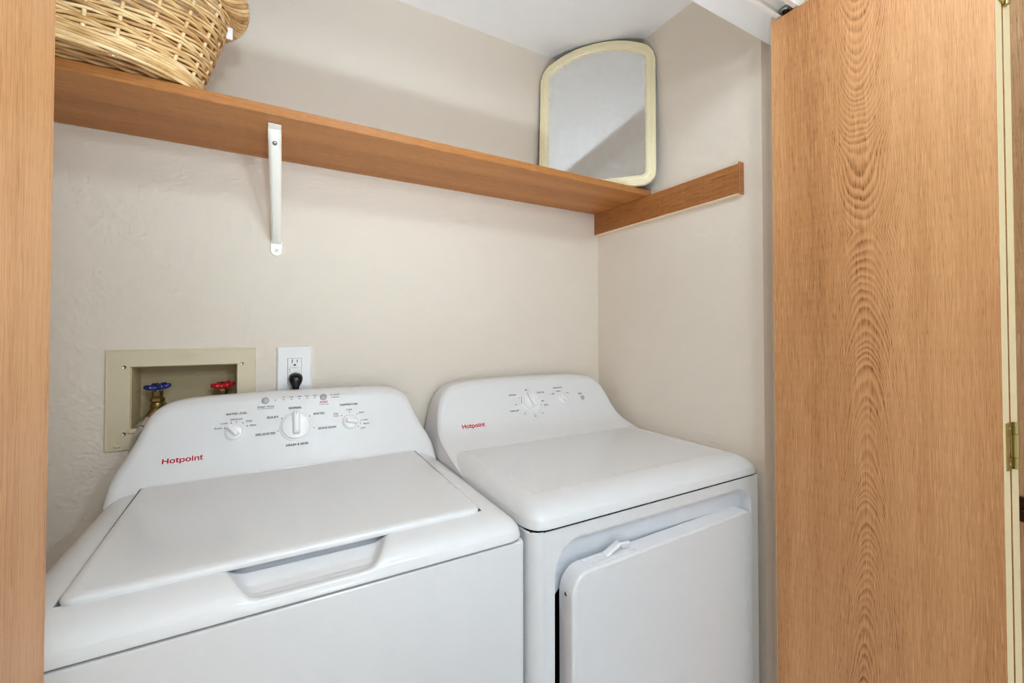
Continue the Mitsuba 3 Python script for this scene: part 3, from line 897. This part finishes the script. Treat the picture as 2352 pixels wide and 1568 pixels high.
button(t, -1.1260, 1.0490, wyfun)
button(t, -.9946, 1.0480, wyfun)
tx = lambda s, x, z, w, hh, m=INK, b=False: text_on(s, w, hh, x, z, wyfun, m, W_, 'lettering', b)
tx('Hotpoint', -1.2805, .9415, .0715, .0090, RED, True)
for s, x, z, w, hh in (('WATER LEVEL', -1.1843, 1.0248, .0425, .0042), ('Medium', -1.1842, 1.0128, .0240, .0038), ('Low', -1.2085, 1.0062, .0130, .0038), ('Auto', -1.2195, .9965, .0155, .0038), ('High', -1.1588, 1.0068, .0130, .0038), ('Max', -1.1505, .9968, .0130, .0036),
                       ('NORMAL', -1.0600, 1.0278, .0300, .0046), ('BULKY', -1.1093, 1.0102, .0245, .0044), ('WHITES', -1.0070, 1.0098, .0255, .0044), ('DELICATES', -1.1246, .9748, .0405, .0044), ('QUICK WASH', -.9885, .9752, .0420, .0044), ('DRAIN & SPIN', -1.0577, .9452, .0485, .0044),
                       ('TEMPERATURE', -.9340, 1.0258, .0455, .0042), ('Tap', -.9665, 1.0060, .0125, .0032), ('Cold', -.9665, 1.0004, .0125, .0034), ('Cold', -.9335, 1.0130, .0130, .0036), ('Cool', -.9030, 1.0038, .0130, .0036), ('Colors', -.8945, .9850, .0135, .0034), ('Warm', -.8930, .9757, .0155, .0034), ('Hot', -.9020, .9660, .0105, .0034),
                       ('Deeper Rinse', -1.1249, 1.0357, .0350, .0038), ('Fill', -1.0863, 1.0542, .0052, .0022), ('Soak', -1.0687, 1.0541, .0085, .0022), ('Wash', -1.0509, 1.0540, .0095, .0022), ('Rinse', -1.0332, 1.0540, .0095, .0022), ('Spin', -1.0151, 1.0538, .0085, .0022), ('Lid Locked', -.9635, 1.0526, .0150, .0024), ('Start/Pause', -.9635, 1.0462, .0160, .0024)):
    tx(s, x, z, w, hh, INK, hh > .004)
tx('START', -.9942, 1.0360, .0200, .0046, RED, True)


def rule_line(parent, x0, x1, z, yf, m=INKG):
    add('rule', bx(x0, x1, yf(z) - .0006, yf(z) + .001, z - .0004, z + .0004), m, parent)


rule_line(t, -1.1425, -1.1070, 1.0308, wyfun)
rule_line(t, -1.0060, -.9820, 1.0306, wyfun)
for x, z in ((-1.2071, .9953), (-1.1949, 1.0056), (-1.1846, 1.0062), (-1.1716, 1.0034), (-1.1622, .9958), (-1.0904, 1.0060), (-1.0285, 1.0055), (-1.0985, .9781), (-1.0195, .9780), (-1.0581, .9540), (-.9331, 1.0065), (-.9144, 1.0002), (-.9060, .9849), (-.9075, .9770), (-.9130, .9705), (-.9530, 1.0001),
             (-1.1040, 1.0486), (-1.0863, 1.0484), (-1.0687, 1.0483), (-1.0509, 1.0485), (-1.0330, 1.0485), (-1.0152, 1.0485), (-.9756, 1.0528), (-.9752, 1.0459)):
    dot(t, x, z, wyfun, .0011)

# ------------------------------------------------------------------ dryer
t = D_ = thing('clothes_dryer', 'white clothes dryer with its front door slightly ajar on the right', 'dryer')
dx0, dx1, dyf, dz = -.711, -.025, -.643, .860
pts = [(dx0, -.03)] + [(dx0 + .024 - .024 * math.cos(a), dyf + .024 - .024 * math.sin(a)) for a in np.linspace(0, math.pi / 2, 10)]
side = grid(np.array([[(x, y, z) for x, y in pts] for z in (.02, .4, dz - .009, dz - .006)] + [[(x + .004, y + .003 if y < -.1 else y, dz - .0045) for x, y in pts]]))
pts2 = [(dx1 - .006 + .006 * math.sin(a), dyf + .006 - .006 * math.cos(a)) for a in np.linspace(0, math.pi / 2, 6)] + [(dx1, -.03)]
side2 = grid(np.array([[(x, y, z) for x, y in pts2] for z in (.02, .4, dz - .0055)]))
OP = rrect(-.6631, -.0560, .10, .8325, [.05, .05, .052, .064], 12)
fpoly = Polygon([(dx0 + .024, .02), (dx1 - .006, .02), (dx1 - .006, dz - .0055), (dx0 + .024, dz - .0055)], [OP])
front = extr_xz(fpoly, dyf, dyf + .003)
edge = []
P = np.array(OP)
for k in range(7):
    a = math.pi / 2 * k / 6
    cP = np.array(P)
    dd = np.roll(P, -1, 0) - np.roll(P, 1, 0)
    dd /= np.linalg.norm(dd, axis=1, keepdims=True) + 1e-12
    nn = np.stack([-dd[:, 1], dd[:, 0]], 1)
    Q = P + nn * .005 * math.sin(a)
    edge.append(np.column_stack([Q[:, 0], np.full(len(Q), dyf + .005 * (1 - math.cos(a))), Q[:, 1]]))
edge.append(np.column_stack([Q[:, 0], np.full(len(Q), dyf + .030), Q[:, 1]]))
add('cabinet', cat_(side, side2, front), ENAMEL_S, t, 30)
add('recess_edge', grid(np.array(edge), False, True), ENAMEL_S, t, 40)
drum = rrect(-.6560, -.12, .15, .738, [.2, .2, .2, .060], 16)
floor_ = Polygon([(-.675, .08), (-.04, .08), (-.04, .85), (-.675, .85)], [drum])
add('recess_panel', extr_xz(floor_, dyf + .028, dyf + .031), PALE, t)
dP = np.array(drum)
add('drum_mouth', grid(np.array([np.column_stack([dP[:, 0], np.full(len(dP), y), dP[:, 1]]) for y in (dyf + .0285, dyf + .10)]), False, True), DARK, t, 40)
add('drum_back', cat_(bx(-.69, -.05, dyf + .10, dyf + .102, .1, .85), bx(dx0 + .002, dx1 - .002, -.032, -.03, .02, dz - .006), bx(dx0 + .006, dx1 - .004, dyf + .012, -.04, dz - .02, dz - .003)), DARK, t)
for x in (dx0 + .04, dx1 - .04):
    for y in (dyf + .05, -.08):
        add('foot', moved(lathe([(0, 0), (.02, 0), (.02, .012), (.008, .014), (.008, .03), (0, .03)], 20), trimesh.transformations.translation_matrix((x, y, 0))), RUBBER, t, 30)
# top
DZT = .9000


def dtop(s, x, y):
    if s < .02:
        return DZT - .0012
    q = (s - .02) / .98
    return DZT - (DZT - (dz + .0035)) * (1 - math.sqrt(max(0, 1 - q ** 2.15)))


Rg, full = ring_top(-.660, -.067, -.570, -.022, .0530, .0760, dtop, dz - .0005, 30)
inner = Rg[0]
pc = Polygon(inner[:, :2])
cv, cf = trimesh.creation.triangulate_polygon(pc, engine='earcut')
topm = cat_(grid(full), trimesh.Trimesh(np.column_stack([cv, np.full(len(cv), DZT - .0012)]), cf, process=False))
add('top_panel', topm, ENAMEL, t, 30)
dyfun = pchip([.86, .885, .900, .908, .918, .935, .960, 1.000, 1.045, 1.066, 1.09], [-.42, -.285, -.222, -.196, -.170, -.145, -.123, -.1010, -.0790, -.0670, -.052])
dhalf = [(.3450, .872), (.3395, .900), (.3350, .930), (.3290, .960), (.3215, .990), (.3120, 1.014), (.3000, 1.033), (.2820, 1.0480), (.2550, 1.0580), (.215, 1.0635), (.15, 1.0665), (0, 1.0685)]
DCX = -.3680
add('console', console(DCX, dhalf, dyfun, -.022, .016), ENAMEL_C, t, 45)
knob('dial', t, -.3760, .9900, dyfun, .0335, 14)
knob('knob', t, -.2500, .9900, dyfun, .0185, 42, big=False, mark=False)
button(t, -.1649, .9888, dyfun, .0078)
dt = lambda s, x, z, w, hh, m=INK, b=False: text_on(s, w, hh, x, z, dyfun, m, D_, 'lettering', b)
dt('Hotpoint', -.5940, .9430, .0720, .0090, RED, True)
for s, x, z, w, hh in (('OFF', -.3844, 1.0270, .0085, .0038), ('NORMAL', -.4378, 1.0156, .0270, .0036), ('DRY', -.4330, .9864, .0085, .0034), ('TIMED DRY', -.4439, .9692, .0330, .0038), ('60', -.4105, .9580, .0062, .0034), ('50', -.3756, .9490, .0062, .0034), ('40', -.3440, .9555, .0062, .0034),
                       ('LESS DRY', -.3215, .9774, .0170, .0030), ('DAMP', -.3312, .9902, .0100, .0030), ('DELICATES', -.3307, 1.0164, .0280, .0036), ('TEMPERATURE', -.2586, 1.0265, .0380, .0036), ('Normal', -.2584, 1.0160, .0185, .0032), ('High', -.2835, 1.0090, .0110, .0030), ('Low', -.2235, 1.0090, .0110, .0030)):
    dt(s, x, z, w, hh, INK, False)
dt('START', -.1705, 1.0025, .0165, .0034, RED, True)
for x, z in ((-.4170, 1.0052), (-.4043, .9630), (-.3769, .9545), (-.3515, .9620), (-.3405, .9798), (-.4195, .9865)):
    dot(t, x, z, dyfun, .0011)
add('dial_arc', tube([(-.376 + .0355 * math.cos(a), dyfun(.990 + .0355 * math.sin(a)) - .0003, .990 + .0355 * math.sin(a)) for a in np.linspace(math.radians(150), math.radians(185), 8)], .0005, 5), INK, t)

# door, slightly ajar, hinged at its right side
k = t + '__door'
op_ = math.radians(1.6)
hx, hy = -.072, -.630
rot = lambda m: moved(m, trimesh.transformations.translation_matrix((hx, hy, 0)) @ rotz(math.degrees(op_)) @ trimesh.transformations.translation_matrix((-hx, -hy, 0)))
out = rrect(-.6395, -.0700, .16, .7755, [.03, .03, .022, .042], 12)
dm = rot(poly_prism_round(out, -.6120, -.6510, .0050, 7))
scene[k] = mikit.ply(dm, ENAMEL_S, smooth=40)
labels[k] = {'label': 'dryer door standing slightly ajar'}
inn = rrect(-.634, -.076, .165, .770, [.03, .03, .02, .04], 12)
add('back_panel', rot(extr_xz(Polygon(inn), -.6125, -.6118)), PALE, k)
add('top_channel', rot(cat_(cbox(-.592, -.470, -.6455, -.6425, .7752, .7785, .0008), cbox(-.592, -.470, -.6230, -.6200, .7752, .7790, .0008))), ENAMEL_S, k)
cl = m3.Manifold.batch_hull([m3.Manifold.sphere(.0035, 14).translate(p) for p in ((-.535, -.630, .776), (-.500, -.630, .790), (-.4985, -.620, .790), (-.535, -.620, .776))])
cl2 = m3.Manifold.batch_hull([m3.Manifold.sphere(.0035, 14).translate(p) for p in ((-.500, -.632, .791), (-.478, -.632, .789), (-.476, -.622, .776), (-.482, -.622, .776))])
add('latch_clip', rot(man(cl + cl2)), PLASTIC, k, 40, label='white plastic catch on the top edge')
add('screw_hole', rot(moved(lathe([(0, .0006), (.0020, .0004), (.0036, .0008), (.0040, 0)], 18), frame_of((-.6396, -.632, .735), (0, -1, 0), (0, 0, 1), (-1, 0, 0)))), STEEL, k, 30)
add('screw_recess', rot(moved(lathe([(0, .0009), (.0022, .0009), (.0022, 0)], 14), frame_of((-.6396, -.632, .735), (0, -1, 0), (0, 0, 1), (-1, 0, 0)))), DARK, k)

# ------------------------------------------------------------------ bifold doors
DT = 1.945


def leaf(t, x0, x1, y0, y1, oak):
    k = numbered(t + '__leaf')
    scene[k + '__core'] = mikit.ply(cbox(x0 + .003, x1 - .003, y0, y1, .02, DT, .0004), EDGE)
    labels[k + '__core'] = {'label': 'cream painted edge'}
    add('veneer', bx(x0, x0 + .003, y0 + .0003, y1 - .0028, .0205, DT - .0008), oak, k)
    add('veneer', bx(x1 - .003, x1, y0 + .0003, y1 - .0028, .0205, DT - .0008), oak, k)


YN, YF_ = -1.0826, -.7243
BF = thing('bifold_door', 'large oak-grain bifold door folded open on the right, with cream edges and brass hinges', 'door')
leaf(BF, -.0983, -.0612, YN, YF_, OAK)
leaf(BF, -.0560, -.0152, YN, YF_, OAK)
add('gap_shade_strip', bx(-.0610, -.0562, YN + .0008, YN + .0060, .02, DT - .002), BLACKMETAL, BF, label='dark strip standing in for the shade between the two leaves')  # dark strip set into the leaf gap, its colour stands in for shade
BL = thing('bifold_door', 'pale oak-grain bifold door folded open along the left edge of the photo', 'door')
leaf(BL, -1.3385, -1.3014, YN, YF_, OAK_L)
leaf(BL, -1.3845, -1.3425, YN, YF_, OAK_L)


def hinge(z0, z1, label):
    t = numbered(BF + '__hinge')
    labels[t] = {'label': label}
    y = YN
    q = (z1 - z0)
    pl_ = Polygon([(-.0840, z0), (-.0600, z0), (-.0600, z1), (-.0840, z1)], [[(-.0765, z0 + q * .27), (-.0615, z0 + q * .27), (-.0615, z0 + q * .73), (-.0765, z0 + q * .73)]])
    add('plate', extr_xz(pl_, y - .0022, y - .0002), BRASS, t)
    add('plate', bx(-.0595, -.0415, y - .0018, y - .0002, z0 + .003, z1 - .001), BRASS, t)
    for f0, f1 in ((0, .24), (.255, .745), (.76, 1.0)):
        add('knuckle', tube([(-.0545, y - .0045, z0 + q * f0), (-.0545, y - .0045, z0 + q * f1)], .0047 if f0 == .255 else .0040, 18), BRASS, t, 40)
    for z in (z0 + q * .12, z0 + q * .88):
        add('screw', moved(lathe([(0, .0012), (.0026, .001), (.0034, 0)], 16), frame_of((-.0715, y - .0022, z), (1, 0, 0), (0, 0, 1), (0, -1, 0))), BRASS, t, 30)


hinge(.9945, 1.0705, 'brass hinge at mid height')
hinge(1.764, 1.842, 'brass hinge near the top')
hinge(.20, .276, 'brass hinge near the floor')

# track and pivot under the header
t = thing('door_track', 'white metal folding-door track under the header at the top right', 'track')
tz = 1.971
add('rail', cat_(bx(-1.38, .03, -.7385, -.7365, tz - .022, tz), bx(-1.38, .03, -.7465, -.7365, tz - .022, tz - .0205)), TRACKW, t)
add('rail', cat_(bx(-1.38, .03, -.7835, -.7815, tz - .022, tz), bx(-1.38, .03, -.7835, -.7735, tz - .022, tz - .0205)), TRACKW, t)
add('web', bx(-1.38, .03, -.7815, -.7385, tz - .0015, tz - .0002), TRACKW, t)
t = thing('pivot_guide', 'grey metal pivot guide hanging from the door track', 'pivot')
pc_ = np.array([-.0832, -.7515, tz - .0075])
ring = [pc_ + .0095 * np.array([math.cos(a), math.sin(a), 0]) + (0, 0, -.001) for a in np.linspace(0, 2 * np.pi, 30, endpoint=False)]
add('ring', tube(ring, .0036, 10, True), STEEL, t, True)
add('pin', tube([pc_ + (0, 0, .015), pc_ + (0, 0, -.002)], .0045, 16), STEEL, t, 40)
add('hub', moved(lathe([(0, -.010), (.005, -.009), (.006, -.004), (.006, .002), (0, .002)], 20), trimesh.transformations.translation_matrix(pc_)), BLACKMETAL, t, 40)

# door of the neighbouring closet standing open at the far right
t = thing('oak_door', 'brown oak door standing at the far right edge of the photo', 'door')
add('slab', cbox(.400, .435, -1.45, -.875, .02, 2.02, .0015), OAK_N, t)
y_, z_ = -1.0045, .808
add('latch', cat_(rbox(.388, .4005, y_ - .0125, y_ + .008, z_ - .026, z_ + .030, .002, 5), rbox(.378, .392, y_ - .012, y_ + .002, z_ - .022, z_ + .004, .003, 5)), BLACKMETAL, t, 30, label='dark metal latch')
